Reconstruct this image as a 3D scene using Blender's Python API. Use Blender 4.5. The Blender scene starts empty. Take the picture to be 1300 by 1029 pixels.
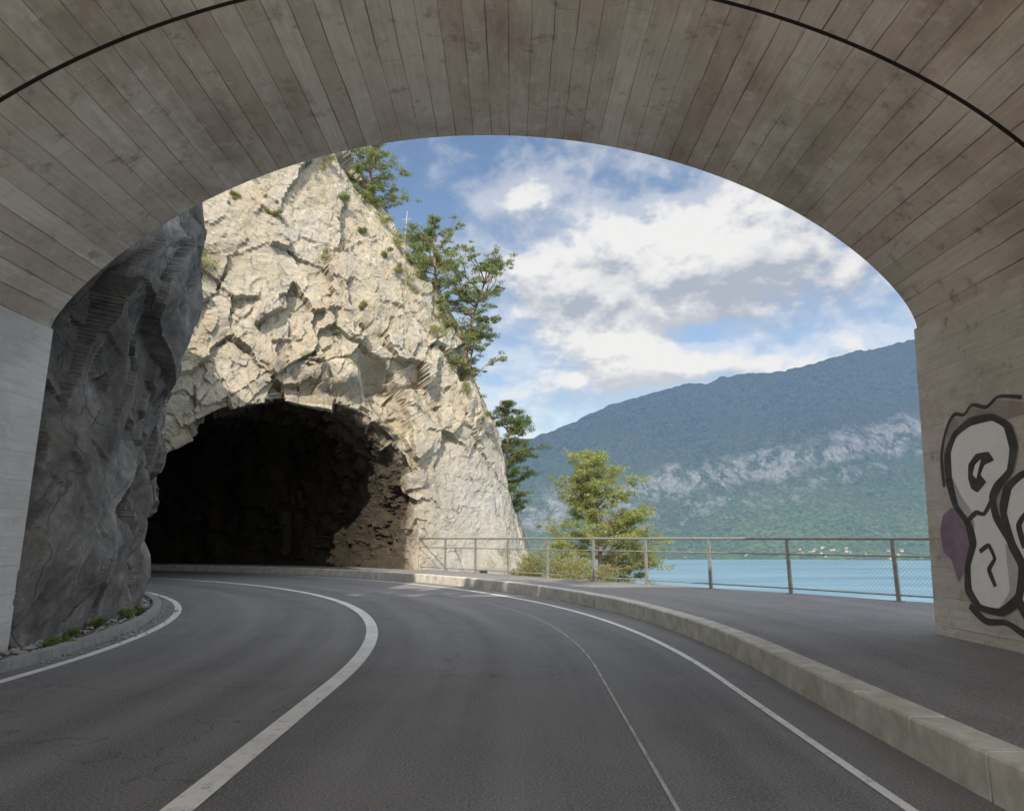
import bpy, math, random
import numpy as np
from mathutils import Vector
R_=math.radians
scene=bpy.context.scene
col=scene.collection

# ---------------------------------------------------------------- helpers
def link(o,parent=None,label=None,category=None,kind=None,group=None):
    col.objects.link(o)
    if parent is not None: o.parent=parent
    if label: o["label"]=label
    if category: o["category"]=category
    if kind: o["kind"]=kind
    if group: o["group"]=group
    return o
def mesh_obj(name,verts,faces,mat=None,smooth=False,uv=None,**kw):
    me=bpy.data.meshes.new(name)
    me.from_pydata([tuple(map(float,v)) for v in verts],[],[tuple(map(int,f)) for f in faces])
    if uv is not None:
        l=me.uv_layers.new(name="UVMap")
        vi=np.empty(len(me.loops),dtype=np.int32); me.loops.foreach_get("vertex_index",vi)
        l.data.foreach_set("uv",np.asarray(uv,dtype=np.float32)[vi].ravel())
    if smooth: me.polygons.foreach_set("use_smooth",[True]*len(me.polygons))
    me.update()
    o=bpy.data.objects.new(name,me)
    if mat: me.materials.append(mat)
    return link(o,**kw)
def empty(name,loc=(0,0,0),**kw):
    o=bpy.data.objects.new(name,None); o.location=loc
    o.empty_display_size=.2
    return link(o,**kw)
def grid_faces(n,m,flip=False):
    i,j=np.meshgrid(np.arange(n-1),np.arange(m-1),indexing='ij')
    a=(i*m+j).ravel()
    f=np.stack([a,a+m,a+m+1,a+1],1)
    return f[:,::-1] if flip else f
def grid_obj(name,V,mat,flip=False,**kw):
    n,m,_=V.shape
    return mesh_obj(name,V.reshape(-1,3),grid_faces(n,m,flip),mat,**kw)
def quads_obj(name,Q,mat,**kw):   # Q (n,4,3)
    n=len(Q)
    return mesh_obj(name,Q.reshape(-1,3),np.arange(n*4).reshape(n,4),mat,**kw)

def hsh(ix,iy,iz,seed):
    h=(ix.astype(np.int64)*374761393+iy.astype(np.int64)*668265263+iz.astype(np.int64)*2147483647+seed*974634777)&0xFFFFFFFF
    h=((h^(h>>13))*1274126177)&0xFFFFFFFF
    h=((h^(h>>16))*2246822519)&0xFFFFFFFF
    h=h^(h>>15)
    return (h&0xFFFFFF)/float(0x1000000)
def vnoise(P,scale,seed=0):
    Q=P/scale; F=np.floor(Q); f=Q-F; f=f*f*(3-2*f); I=F.astype(np.int64)
    out=0
    for dx in(0,1):
        for dy in(0,1):
            for dz in(0,1):
                w=(f[:,0] if dx else 1-f[:,0])*(f[:,1] if dy else 1-f[:,1])*(f[:,2] if dz else 1-f[:,2])
                out=out+w*hsh(I[:,0]+dx,I[:,1]+dy,I[:,2]+dz,seed)
    return out*2-1
def fbm(P,scale,octs=4,seed=0,gain=.5):
    o=0;a=1
    for k in range(octs):
        o=o+a*vnoise(P,scale/2**k,seed+k*17); a*=gain
    return o
def vfbm(P,scale,octs,seed,gain=.5):
    return np.stack([fbm(P,scale,octs,seed+s*101,gain) for s in(1,2,3)],1)
def ridged(P,scale,octs=4,seed=0,gain=.5):
    o=0;a=1
    for k in range(octs):
        o=o+a*(.5-np.abs(vnoise(P,scale/2**k,seed+k*13))); a*=gain
    return o
def facet(P,scale,seed=0,tilt=.7):
    """broken-rock field: each cell of a jittered lattice is a tilted plane"""
    Q=P/np.asarray(scale); I=np.floor(Q).astype(np.int64)
    best=np.full(len(P),1e9); val=np.zeros(len(P))
    for dx in(-1,0,1):
        for dy in(-1,0,1):
            for dz in(-1,0,1):
                a,b,c=I[:,0]+dx,I[:,1]+dy,I[:,2]+dz
                fp=np.stack([a+hsh(a,b,c,seed),b+hsh(a,b,c,seed+1),c+hsh(a,b,c,seed+2)],1)
                D=Q-fp; d=(D**2).sum(1)
                g=np.stack([hsh(a,b,c,seed+3),hsh(a,b,c,seed+4),hsh(a,b,c,seed+5)],1)*2-1
                v=(hsh(a,b,c,seed+6)-.5)+tilt*(g*D).sum(1)
                m=d<best; best=np.where(m,d,best); val=np.where(m,v,val)
    return val
def planes(P,scale,seed=0,amp=1.0):
    """continuous broken planes: upper envelope of randomly tilted slabs (sharp arrises, no cliffs)"""
    Q=P/np.asarray(scale); I=np.floor(Q).astype(np.int64)
    val=np.full(len(P),-1e9)
    for dx in(-1,0,1):
        for dy in(-1,0,1):
            for dz in(-1,0,1):
                a,b,c=I[:,0]+dx,I[:,1]+dy,I[:,2]+dz
                fp=np.stack([a+hsh(a,b,c,seed),b+hsh(a,b,c,seed+1),c+hsh(a,b,c,seed+2)],1)
                D=Q-fp; r=np.sqrt((D**2).sum(1))
                g=np.stack([hsh(a,b,c,seed+3),hsh(a,b,c,seed+4),hsh(a,b,c,seed+5)],1)*2-1
                v=hsh(a,b,c,seed+6)*.8+.8*(g*D).sum(1)-1.15*np.maximum(np.abs(D).max(1),.55*r)
                val=np.maximum(val,v)
    return val*amp
def grid_normals(V):
    du=np.gradient(V,axis=0); dv=np.gradient(V,axis=1)
    n=np.cross(du,dv); n/=np.linalg.norm(n,axis=2,keepdims=True)+1e-9
    return n

# node helper
class NT:
    def __init__(s,name):
        s.m=bpy.data.materials.new(name); s.m.use_nodes=True; s.t=s.m.node_tree; s.t.nodes.clear()
        s.out=s.t.nodes.new("ShaderNodeOutputMaterial")
    @classmethod
    def world(cls,w):
        s=cls.__new__(cls); s.t=w.node_tree; s.t.nodes.clear(); s.out=s.t.nodes.new("ShaderNodeOutputWorld"); return s
    def n(s,typ,**kw):
        nd=s.t.nodes.new("ShaderNode"+typ)
        for k,v in kw.items():
            setattr(nd,k,v)
        return nd
    def set(s,sock,v):
        if isinstance(v,bpy.types.NodeSocket): s.t.links.new(v,sock)
        else:
            if sock.type=='RGBA' and not isinstance(v,(int,float)) and len(v)==3: v=(*v,1)
            sock.default_value=v
    def math(s,op,a,b=None,c=None,clamp=False):
        nd=s.n("Math",operation=op,use_clamp=clamp); s.set(nd.inputs[0],a)
        if b is not None: s.set(nd.inputs[1],b)
        if c is not None: s.set(nd.inputs[2],c)
        return nd.outputs[0]
    def noise(s,vec=None,scale=1,detail=4,rough=.5,dist=0,out=0):
        nd=s.n("TexNoise"); 
        if vec is not None: s.set(nd.inputs["Vector"],vec)
        s.set(nd.inputs["Scale"],scale); s.set(nd.inputs["Detail"],detail); s.set(nd.inputs["Roughness"],rough); s.set(nd.inputs["Distortion"],dist)
        return nd.outputs[out]
    def voro(s,vec,scale,feature='DISTANCE_TO_EDGE'):
        nd=s.n("TexVoronoi",feature=feature); s.set(nd.inputs["Vector"],vec); s.set(nd.inputs["Scale"],scale); return nd.outputs[0]
    def mr(s,v,a,b,c=0,d=1,smooth=False):
        nd=s.n("MapRange"); 
        if smooth: nd.interpolation_type='SMOOTHSTEP'
        s.set(nd.inputs[0],v)
        for i,x in enumerate((a,b,c,d)): s.set(nd.inputs[i+1],x)
        return nd.outputs[0]
    def mix(s,f,a,b,mode='MIX'):
        nd=s.n("Mix",data_type='RGBA',blend_type=mode,clamp_factor=True)
        s.set(nd.inputs[0],f); s.set(nd.inputs[6],a); s.set(nd.inputs[7],b); return nd.outputs[2]
    def ramp(s,f,stops):
        nd=s.n("ValToRGB"); s.set(nd.inputs[0],f); e=nd.color_ramp.elements
        while len(e)<len(stops): e.new(.5)
        for i,(p,c) in enumerate(stops): e[i].position=p; e[i].color=(*c,1)
        return nd.outputs[0]
    def vmul(s,v,xyz):
        nd=s.n("VectorMath",operation='MULTIPLY'); s.set(nd.inputs[0],v); nd.inputs[1].default_value=xyz; return nd.outputs[0]
    def vadd(s,v,w):
        nd=s.n("VectorMath",operation='ADD'); s.set(nd.inputs[0],v); s.set(nd.inputs[1],w); return nd.outputs[0]
    def sep(s,v):
        nd=s.n("SeparateXYZ"); s.set(nd.inputs[0],v); return nd.outputs
    def comb(s,x,y,z):
        nd=s.n("CombineXYZ"); s.set(nd.inputs[0],x); s.set(nd.inputs[1],y); s.set(nd.inputs[2],z); return nd.outputs[0]
    def bump(s,h,strength=.5,dist=.1,normal=None):
        nd=s.n("Bump"); s.set(nd.inputs["Height"],h); s.set(nd.inputs["Strength"],strength); s.set(nd.inputs["Distance"],dist)
        if normal is not None: s.set(nd.inputs["Normal"],normal)
        return nd.outputs[0]
    def princ(s,color,rough=.8,normal=None,metal=0,spec=.5,**kw):
        b=s.n("BsdfPrincipled"); s.set(b.inputs["Base Color"],color); s.set(b.inputs["Roughness"],rough)
        s.set(b.inputs["Metallic"],metal); s.set(b.inputs["Specular IOR Level"],spec)
        if normal is not None: s.set(b.inputs["Normal"],normal)
        return b.outputs[0]
    def done(s,sh):
        s.t.links.new(sh,s.out.inputs[0]); return getattr(s,'m',None)

# ---------------------------------------------------------------- materials
def mat_concrete(name,dark,light,boardw=.24,line=.35,grime=1.0,red=.12,tone=.45,endj=.5):
    s=NT(name); uv=s.n("UVMap").outputs[0]; U,V,_=s.sep(uv)
    pos=s.n("NewGeometry").outputs["Position"]
    wob=s.math('MULTIPLY',s.math('SUBTRACT',s.noise(s.comb(U,V,0),1.3,2),.5),.14)
    k=s.math('DIVIDE',s.math('ADD',U,s.math('MULTIPLY',wob,boardw)),boardw); idx=s.math('FLOOR',k); f=s.math('FRACT',k)
    wn=s.n("TexWhiteNoise",noise_dimensions='1D'); s.set(wn.inputs["W"],idx)
    rnd,rnd2,rnd3=s.sep(wn.outputs[1])
    edge=s.math('ABSOLUTE',s.math('SUBTRACT',f,.5))
    lw=s.mr(rnd3,0,1,.488,.470)
    ln=s.mr(edge,s.math('SUBTRACT',lw,.014),s.math('ADD',lw,.012))
    vv=s.math('ADD',s.math('DIVIDE',V,6.5),s.math('MULTIPLY',rnd2,7))
    endl=s.mr(s.math('ABSOLUTE',s.math('SUBTRACT',s.math('FRACT',vv),.5)),.4985,.4995)
    grain=s.noise(s.comb(s.math('MULTIPLY',U,26),s.math('MULTIPLY',V,1.3),idx),1,3,.65)
    blot=s.noise(pos,.8,5,.66); blot2=s.noise(pos,3.6,6,.74)
    stain=s.noise(s.vmul(pos,(1.1,.45,.9)),1,5,.7)
    lnvar=s.mr(s.noise(s.comb(s.math('MULTIPLY',idx,3.7),s.math('MULTIPLY',V,.9),0),1,3),.38,.62)
    ln=s.math('MULTIPLY',ln,s.math('ADD',s.math('MULTIPLY',lnvar,.8),.2))
    c=s.mix(s.mr(blot,.3,.72),dark,light)
    c=s.mix(s.math('MULTIPLY',s.mr(grain,.3,.7),.42),c,s.mix(1,c,(.57,.55,.52),'MULTIPLY'))
    c=s.mix(s.math('MULTIPLY',rnd,tone),c,s.mix(1,c,(.52,.48,.44),'MULTIPLY'))
    c=s.mix(s.math('MULTIPLY',rnd3,red*2),c,(.50,.34,.26))
    c=s.mix(s.math('MULTIPLY',s.mr(blot2,.56,.70),.6*grime),c,(.16,.13,.105))
    c=s.mix(s.math('MULTIPLY',s.mr(stain,.47,.66),.62*grime),c,(.27,.205,.155))
    c=s.mix(s.math('MULTIPLY',s.mr(blot2,.42,.32),.4),c,(.80,.78,.74))
    c=s.mix(s.math('MULTIPLY',s.math('MAXIMUM',ln,s.math('MULTIPLY',endl,endj)),line),c,(.05,.043,.037))
    h=s.math('SUBTRACT',s.math('ADD',s.math('MULTIPLY',grain,.3),s.math('MULTIPLY',blot2,.5)),ln)
    nb=s.bump(h,.5,.012)
    return s.done(s.princ(c,.88,nb,spec=.25))
M_vault=mat_concrete("board_marked_vault_concrete",(.66,.60,.525),(.86,.805,.725),.25,.80,1.0,.13,.52,.35)
M_pier=mat_concrete("pier_concrete",(.59,.545,.48),(.77,.73,.665),.34,.16,1.0,.02,.12,.1)
M_pier_lt=mat_concrete("lit_pier_concrete",(.64,.64,.62),(.78,.78,.76),.34,.12,.4,.01,.08,.1)  # paler copy of the pier concrete, light on the wall put into colour

def mat_rock(name,stops,greyc,crack_shade_c,moss=0.0,pat=1.0,greyamt=.6,slab=False,streak=.22,depth=False,bumpd=.17,web=.15,hl=.5):
    s=NT(name); g=s.n("NewGeometry"); pos=g.outputs["Position"]; point=g.outputs["Pointiness"]
    nzc=s.noise(pos,.8,3,out=1)
    warp=s.vadd(pos,s.vmul(nzc,(.9,.9,.9)))
    a=s.noise(pos,.33,5,.66); b=s.noise(warp,1.6,8,.76)
    f=s.math('ADD',s.math('MULTIPLY',a,.5),s.math('MULTIPLY',b,.5))
    c=s.ramp(s.mr(f,.34,.66),stops)
    st=s.noise(s.vmul(warp,(1.3,1.3,streak*1.3)),1,6,.70)
    c=s.mix(s.math('MULTIPLY',s.mr(st,.50,.64),greyamt),c,greyc)
    c=s.mix(s.math('MULTIPLY',s.mr(st,.46,.36),greyamt*.55),c,s.mix(1,c,(.70,.60,.46),'MULTIPLY'))
    x,y,z=s.sep(pos)
    if slab:
        m=s.math('MULTIPLY',s.mr(x,-3.6,-2.3),s.mr(z,6.0,3.5))
        m=s.math('MULTIPLY',m,s.mr(b,.35,.55,.4,1))
        c=s.mix(s.math('MULTIPLY',m,.75),c,(.55,.54,.51))
    tilt=s.comb(s.math('ADD',x,s.math('MULTIPLY',z,.45)),y,s.math('MULTIPLY',s.math('SUBTRACT',z,s.math('MULTIPLY',x,.5)),.8))
    tw=s.vadd(tilt,s.vmul(nzc,(1.8,1.8,1.8)))
    cr=s.mr(s.voro(tw,.45*pat),0,.016,1,0)
    cr2=s.mr(s.voro(tw,1.7*pat),0,.03,1,0)
    crm=s.mr(b,.46,.58)
    crack=s.math('MULTIPLY',s.math('MAXIMUM',cr,s.math('MULTIPLY',cr2,web)),crm)
    c=s.mix(s.math('MULTIPLY',crack,.6),c,crack_shade_c)
    c=s.mix(s.mr(point,.41,.485,.75,0),c,crack_shade_c)  # creases darkened like shade in the colour, ridges lightened below
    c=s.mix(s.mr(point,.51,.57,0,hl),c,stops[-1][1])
    if moss:
        nz=s.sep(g.outputs["Normal"])[2]
        mm=s.math('MULTIPLY',s.mr(nz,.3,.6),s.mr(st,.45,.55))
        c=s.mix(s.math('MULTIPLY',mm,moss),c,(.17,.18,.06))
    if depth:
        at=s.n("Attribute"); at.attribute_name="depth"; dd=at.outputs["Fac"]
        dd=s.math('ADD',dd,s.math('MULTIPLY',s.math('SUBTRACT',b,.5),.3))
        c=s.mix(s.mr(dd,.0,.14),c,s.mix(1,c,(.19,.178,.165),'MULTIPLY'))  # tunnel shade put into the rock colour, darker with depth
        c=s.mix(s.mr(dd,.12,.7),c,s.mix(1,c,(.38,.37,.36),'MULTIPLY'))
    h=s.math('SUBTRACT',s.noise(pos,2.6,10,.80),s.math('MULTIPLY',crack,.3))
    nb=s.bump(h,1,bumpd)
    return s.done(s.princ(c,.92,nb,spec=.2))
M_lime=mat_rock("cream_limestone",[(0,(.38,.31,.22)),(.35,(.56,.49,.37)),(.7,(.67,.61,.50)),(1,(.76,.715,.625))],(.50,.48,.445),(.15,.12,.085),.8,1,.55,True,.25,True,.20,.25,.35)  # the limestone's own cream tones
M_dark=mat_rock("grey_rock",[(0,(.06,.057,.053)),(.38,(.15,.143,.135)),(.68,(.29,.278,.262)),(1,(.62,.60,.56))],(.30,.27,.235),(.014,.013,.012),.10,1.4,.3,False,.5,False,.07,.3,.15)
M_bore=mat_rock("bore_shade_rock",[(0,(.01,.01,.01)),(.4,(.015,.014,.013)),(.75,(.02,.02,.02)),(1,(.03,.03,.03))],(.02,.02,.02),(.008,.007,.006),0,1.2,.4)  # near-black colour stands in for the dark inside the bore

def mat_asphalt(name,base,light,track=.25):
    s=NT(name); pos=s.n("NewGeometry").outputs["Position"]; uv=s.n("UVMap").outputs[0]; U,V,_=s.sep(uv)
    fine=s.noise(pos,60,3,.75); med=s.noise(pos,1.1,6,.7); tr=s.noise(s.comb(s.math('MULTIPLY',U,1.3),s.math('MULTIPLY',V,.06),0),1,3,.6)
    c=s.mix(s.mr(med,.3,.7),base,light)
    c=s.mix(s.math('MULTIPLY',s.mr(tr,.4,.65),track),c,tuple(min(1,x*1.7) for x in light))
    c=s.mix(s.math('MULTIPLY',s.mr(fine,.52,.70),.8),c,(.46,.45,.44))
    c=s.mix(s.math('MULTIPLY',s.mr(fine,.47,.29),.75),c,(.035,.035,.036))
    ox=s.mr(s.voro(s.vadd(pos,s.vmul(s.noise(pos,1.2,4,out=1),(2,2,2))),.2),0,.004,1,0)
    c=s.mix(s.math('MULTIPLY',ox,.5),c,(.04,.04,.04))
    nb=s.bump(fine,.8,.02)
    return s.done(s.princ(c,s.mr(tr,.3,.7,.78,.60),nb,spec=.4))
M_road=mat_asphalt("worn_asphalt",(.14,.139,.141),(.20,.198,.198),.4)
M_walk=mat_asphalt("pavement_asphalt",(.17,.165,.16),(.25,.24,.23),.15)
def mat_paint():
    s=NT("worn_white_road_paint"); pos=s.n("NewGeometry").outputs["Position"]
    w=s.mr(s.noise(pos,9,7,.8),.53,.66); w2=s.mr(s.noise(pos,1.5,3),.3,.7)
    c=s.mix(w2,(.70,.70,.68),(.86,.86,.84)); c=s.mix(s.math('MULTIPLY',w,.7),c,(.24,.24,.24))
    return s.done(s.princ(c,.6,spec=.4))
M_paint=mat_paint()
def mat_faint():
    s=NT("faded_thin_line_paint"); pos=s.n("NewGeometry").outputs["Position"]
    w=s.mr(s.noise(pos,2.2,6,.8),.40,.60)
    c=s.mix(w,(.56,.56,.54),(.24,.24,.24))
    return s.done(s.princ(c,.7))
M_faint=mat_faint()
def mat_simple(name,c1,c2,scale=3,rough=.8,bump=.3,bd=.02,metal=0,detail=5):
    s=NT(name); pos=s.n("NewGeometry").outputs["Position"]
    n=s.noise(pos,scale,detail,.65); c=s.mix(s.mr(n,.3,.7),c1,c2)
    return s.done(s.princ(c,rough,s.bump(s.noise(pos,scale*6,3,.7),bump,bd),metal))
M_kerb=mat_simple("granite_kerb_stone",(.40,.38,.33),(.68,.66,.59),4.5,.85,.5,.01)
M_kerbd=mat_simple("grey_kerb_stone",(.24,.24,.23),(.38,.375,.36),4,.85,.5,.01)
M_conc=mat_simple("bounce_concrete",(.50,.48,.44),(.64,.62,.58),1.5,.85,.4,.01)  # reflecting surface, added behind the view to brighten the vault
M_gravel=mat_simple("gravel_verge",(.10,.095,.085),(.34,.32,.29),14,.95,1,.03)
M_steel=mat_simple("galvanised_steel",(.24,.24,.21),(.38,.38,.34),9,.5,.15,.005,.4)
M_wire=mat_simple("dark_wire",(.12,.12,.12),(.18,.18,.17),9,.6,.1,.002,.4)
M_bark=mat_simple("pine_bark",(.16,.11,.08),(.38,.26,.18),6,.95,.8,.03)
M_wood=mat_simple("weathered_pole",(.35,.33,.30),(.5,.48,.44),6,.8,.3,.01)
M_hill=mat_simple("steep_bank",(.05,.07,.025),(.22,.19,.13),.5,.95,1,.2)
M_joint=mat_simple("dark_joint",(.012,.011,.01),(.02,.019,.018),6,.95,.2,.01)
def mat_leaf(name,c1,c2,c3,tr=.45):
    s=NT(name); g=s.n("NewGeometry"); r=g.outputs["Random Per Island"]; pos=g.outputs["Position"]
    n=s.noise(pos,1.2,2)
    c=s.mix(r,c1,c2); c=s.mix(s.mr(n,.4,.65),c,c3)
    d=s.n("BsdfDiffuse"); s.set(d.inputs[0],c); t=s.n("BsdfTranslucent"); s.set(t.inputs[0],c)
    mx=s.n("MixShader"); mx.inputs[0].default_value=tr; s.t.links.new(d.outputs[0],mx.inputs[1]); s.t.links.new(t.outputs[0],mx.inputs[2])
    return s.done(mx.outputs[0])
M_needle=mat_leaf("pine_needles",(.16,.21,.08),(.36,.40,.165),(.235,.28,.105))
M_needle2=mat_leaf("yellow_green_pine_needles",(.21,.26,.085),(.48,.50,.20),(.32,.35,.13),.45)  # own yellow-green of the pines near the railing
M_needled=mat_leaf("dark_green_pine_needles",(.10,.15,.06),(.24,.30,.12),(.16,.20,.08))  # own dark green of the narrow pine
M_shrub=mat_leaf("shrub_leaves",(.22,.25,.08),(.45,.45,.19),(.34,.32,.16))

# ---------------------------------------------------------------- road alignment (a bend of constant radius)
CX,CY,RS=-24.2,7.5,24.0
def rp(R,s):
    if s<0: return (CX+R,CY+s)
    a=s/RS; return (CX+R*math.cos(a),CY+R*math.sin(a))
def strip(name,Ra,Rb,s0,s1,z,mat,step=.5,nr=2,**kw):
    n=max(2,int((s1-s0)/step)); V=np.zeros((n,nr,3)); UV=np.zeros((n,nr,2))
    for i in range(n):
        s=s0+(s1-s0)*i/(n-1)
        ra=Ra(s) if callable(Ra) else Ra; rb=Rb(s) if callable(Rb) else Rb
        for j in range(nr):
            r=ra+(rb-ra)*j/(nr-1); x,y=rp(r,s); V[i,j]=(x,y,z); UV[i,j]=(r,s)
    return grid_obj(name,V,mat,flip=True,uv=UV.reshape(-1,2),**kw)
SE=R_(125)*RS
koff=lambda s: float(np.interp(s,[-60,-3,0,6,10],[-.38,-.38,-.33,-.06,0]))
strip("road",18.95,27.14,-4.4,SE,0.0,M_road,nr=6,kind="structure",label="dark worn asphalt road bending towards the rock tunnel")
strip("road",18.95,27.14,-60,-4.4,0.0,M_conc,nr=6,kind="structure",label="added pale road strip behind the view, bounces sun into the vault")  # unseen strip added to throw sunlight up at the vault
strip("road_marking",22.41,22.58,-60,SE,.004,M_paint,.3,kind="structure",label="solid white centre line painted on the asphalt")
strip("road_marking",19.2,19.32,-60,SE,.004,M_paint,.3,kind="structure",label="white edge line painted beside the rock wall")
strip("road_marking",lambda s:26.37+koff(s)*.45,lambda s:26.435+koff(s)*.45+.03*min(1,max(0,s/4)),-60,SE,.004,M_paint,.3,kind="structure",label="white edge line painted beside the raised kerb")
fl=lambda s: float(np.interp(s,[-6,-2,.3,3,5.7,9,12],[25.0,25.05,25.08,25.2,25.33,25.36,25.36]))
strip("road_marking",fl,lambda s:fl(s)+.024,-6,9.5,.004,M_faint,.3,kind="structure",label="thin faded pale line on the asphalt")
def kerb(name,R0,R1,z0,z1,s0,s1,L,mat,gap=.02,bev=.015,off=None,**kw):
    vs=[];fs=[];s=s0;k=0
    while s<s1:
        e=s+L-gap; dz=random.uniform(-.003,.003)
        for q in range(3):
            ss=s+(e-s)*q/2; o_=off(ss) if off else 0
            for (r,z) in ((R0,z0),(R0,z1-bev),(R0+bev,z1+dz),(R1-.004,z1+dz),(R1,z0)):
                x,y=rp(r+o_,ss); vs.append((x,y,z))
        b=k*15
        for q in range(2):
            for j in range(4): fs.append((b+q*5+j,b+q*5+j+1,b+(q+1)*5+j+1,b+(q+1)*5+j))
        fs.append((b,b+1,b+2,b+3,b+4)); fs.append((b+14,b+13,b+12,b+11,b+10))
        s+=L;k+=1
    return mesh_obj(name,vs,fs,mat,**kw)
random.seed(3)
kerb("kerb",27.1,27.34,-.05,.245,-40,SE,.8,M_kerb,gap=.024,off=koff,kind="structure",label="tall pale stone kerb along the raised pavement")
kerb("kerb",18.78,18.95,-.05,.10,-40,SE,1.0,M_kerbd,kind="structure",label="low grey stone kerb below the rock wall")
edge=[(0,29.35),(4.3,29.45),(4.75,34.2),(12.1,31.9),(15.8,31.2),(19.4,30.5),(22.8,29.9),(26.4,29.5),(30.2,29.25),(34.1,29.15),(37.8,29.15),(41.3,29.15),(50,29.6),(130,29.6)]
ea=[e[0] for e in edge]; er=[e[1]+.18 for e in edge]
def sw_out(s): 
    return 29.45 if s<0 else float(np.interp(math.degrees(s/RS),ea,er))
strip("pavement",lambda s:27.325+koff(s),sw_out,-5,SE,.23,M_walk,.15,nr=5,kind="structure",label="raised grey asphalt pavement beside the railing")
strip("pavement",lambda s:27.325+koff(s),sw_out,-40,-5,.23,M_conc,.5,nr=5,kind="structure",label="added pale pavement strip behind the view, bounces sun into the vault")
strip("verge",16.5,18.8,-40,SE,.03,M_gravel,.4,kind="structure",label="gravel verge at the foot of the rock wall")
gr=np.random.default_rng(4); vs=[];fs=[]
for i in range(900):
    s=gr.uniform(1.5,16); R=gr.uniform(18.25,18.8) if i<620 else 18.97+abs(gr.normal())*.12
    z=.03 if i<620 else .0; x,y=rp(R,s); a=gr.uniform(.01,.035 if i>=620 else .06)
    pts=gr.normal(size=(6,3))*.25+np.array([(1,0,0),(-1,0,0),(0,1,0),(0,-1,0),(0,0,1),(0,0,-1)])
    b=len(vs); vs+=[(x+p[0]*a,y+p[1]*a,z+a*.4+p[2]*a*.6) for p in pts]
    for f in ((0,2,4),(2,1,4),(1,3,4),(3,0,4),(2,0,5),(1,2,5),(3,1,5),(0,3,5)): fs.append(tuple(q+b for q in f))
mesh_obj("loose_stones",vs,fs,M_kerbd,kind="stuff",label="small loose grey stones scattered along the gravel verge",category="stones")

# ---------------------------------------------------------------- ground, bank, lake
path=[(6.4,-60),(6.4,8.9),(10,10.2),(7.3,14.2),(6.0,16.1),(4.75,17.75),(3.5,19.25),(2.35,20.75),(1.2,22.35),(.05,23.95),(-1.0,25.4),(-1.2,28),(-.5,32),(-1,45),(-5,80),(-20,200)]
gp=[(x,y,-.03) for x,y in path[:12]]+[(-2,27,-.03),(-30,40,-.03),(-60,40,-.03),(-60,-60,-.03)]
mesh_obj("ground",gp,[tuple(range(len(gp)))],M_gravel,kind="structure",label="stony ground under the road")
pp=[]
for a,b in zip(path[:-1],path[1:]):
    n=max(2,int(math.dist(a,b)/1.2)); 
    for i in range(n): pp.append((a[0]+(b[0]-a[0])*i/n,a[1]+(b[1]-a[1])*i/n))
pp=np.array(pp); ds=np.array([0,.02,.6,1.3,2.2,3.2,4.5,6,8,10.5,14,18,23,29,36,44,54,66]); 
zs=np.array([.19,-.4,-1.4,-2.6,-4,-5.6,-7.5,-10,-13,-17,-22,-28,-35,-43,-53,-64,-77,-92])
V=np.zeros((len(pp),len(ds),3))
V[:,:,0]=pp[:,0:1]+.8*ds; V[:,:,1]=pp[:,1:2]+.6*ds; V[:,:,2]=zs
nn=fbm(V.reshape(-1,3),3,4,5).reshape(V.shape[:2]); V[:,:,2]+=nn*np.minimum(ds,5)*.25
grid_obj("hillside",V,M_hill,kind="structure",label="steep bank of rock and grass falling to the lake")
def mat_water():
    s=NT("lake_water"); pos=s.n("NewGeometry").outputs["Position"]
    n=s.noise(s.vmul(pos,(.05,.12,1)),1,4,.6); n2=s.noise(s.vmul(pos,(.0015,.006,1)),1,4,.6)
    c=s.mix(s.mr(n2,.35,.65),(.115,.215,.29),(.18,.305,.38))
    return s.done(s.princ(c,.42,s.bump(n,.25,.6),spec=.3))
mesh_obj("lake",[(-9000,-6000,-80),(9000,-6000,-80),(9000,9000,-80),(-9000,9000,-80)],[(0,1,2,3)],mat_water(),kind="structure",label="calm blue-green mountain lake")

# ---------------------------------------------------------------- mountain across the lake
rx=[-9000,-3000,-1200,98,546,1100,1457,1760,2066,2607,4000,8000]; rz=[500,250,420,614,813,980,1040,1060,1140,1235,1500,1700]
fs_,fv_=[-.2,0,.12,.3,.45,.56,.75,1.0,1.3,1.8],[-.1,0,.035,.17,.31,.47,.70,1.0,.9,.5]
def mt_h(P):
    x=P[:,0];y=P[:,1]
    P3=np.stack([x,y*.35,np.zeros_like(x)],1)
    sh=120*vnoise(P3,900,3)
    s=(y-2950-sh)/1650
    zr=np.interp(x,rx,rz)
    z=-80+(zr+80)*np.interp(s,fs_,fv_)
    w=np.clip(s,0,1)
    g=fbm(np.stack([x,y*.45,x*0],1),420,6,11,.5); rd=1-np.abs(fbm(np.stack([x+.3*y,y*.3,x*0],1),620,5,31,.5))
    gul=ridged(np.stack([x+.25*y,y*.12,x*0],1),330,4,61,.55)
    return z+w*(1.10-w)*210*(g*.8+(rd-.6)*.9)+w*(1.05-w)*170*gul+w*9*fbm(np.stack([x,y*.5,x*0],1),45,3,8)
xs=np.linspace(-5200,7000,760); ys=np.concatenate([np.linspace(2700,4900,230),np.linspace(4950,5900,12)])
X,Y=np.meshgrid(xs,ys,indexing='ij'); P=np.stack([X.ravel(),Y.ravel()],1); Z=mt_h(P)
V=np.stack([X,Y,Z.reshape(X.shape)],2)
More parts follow.
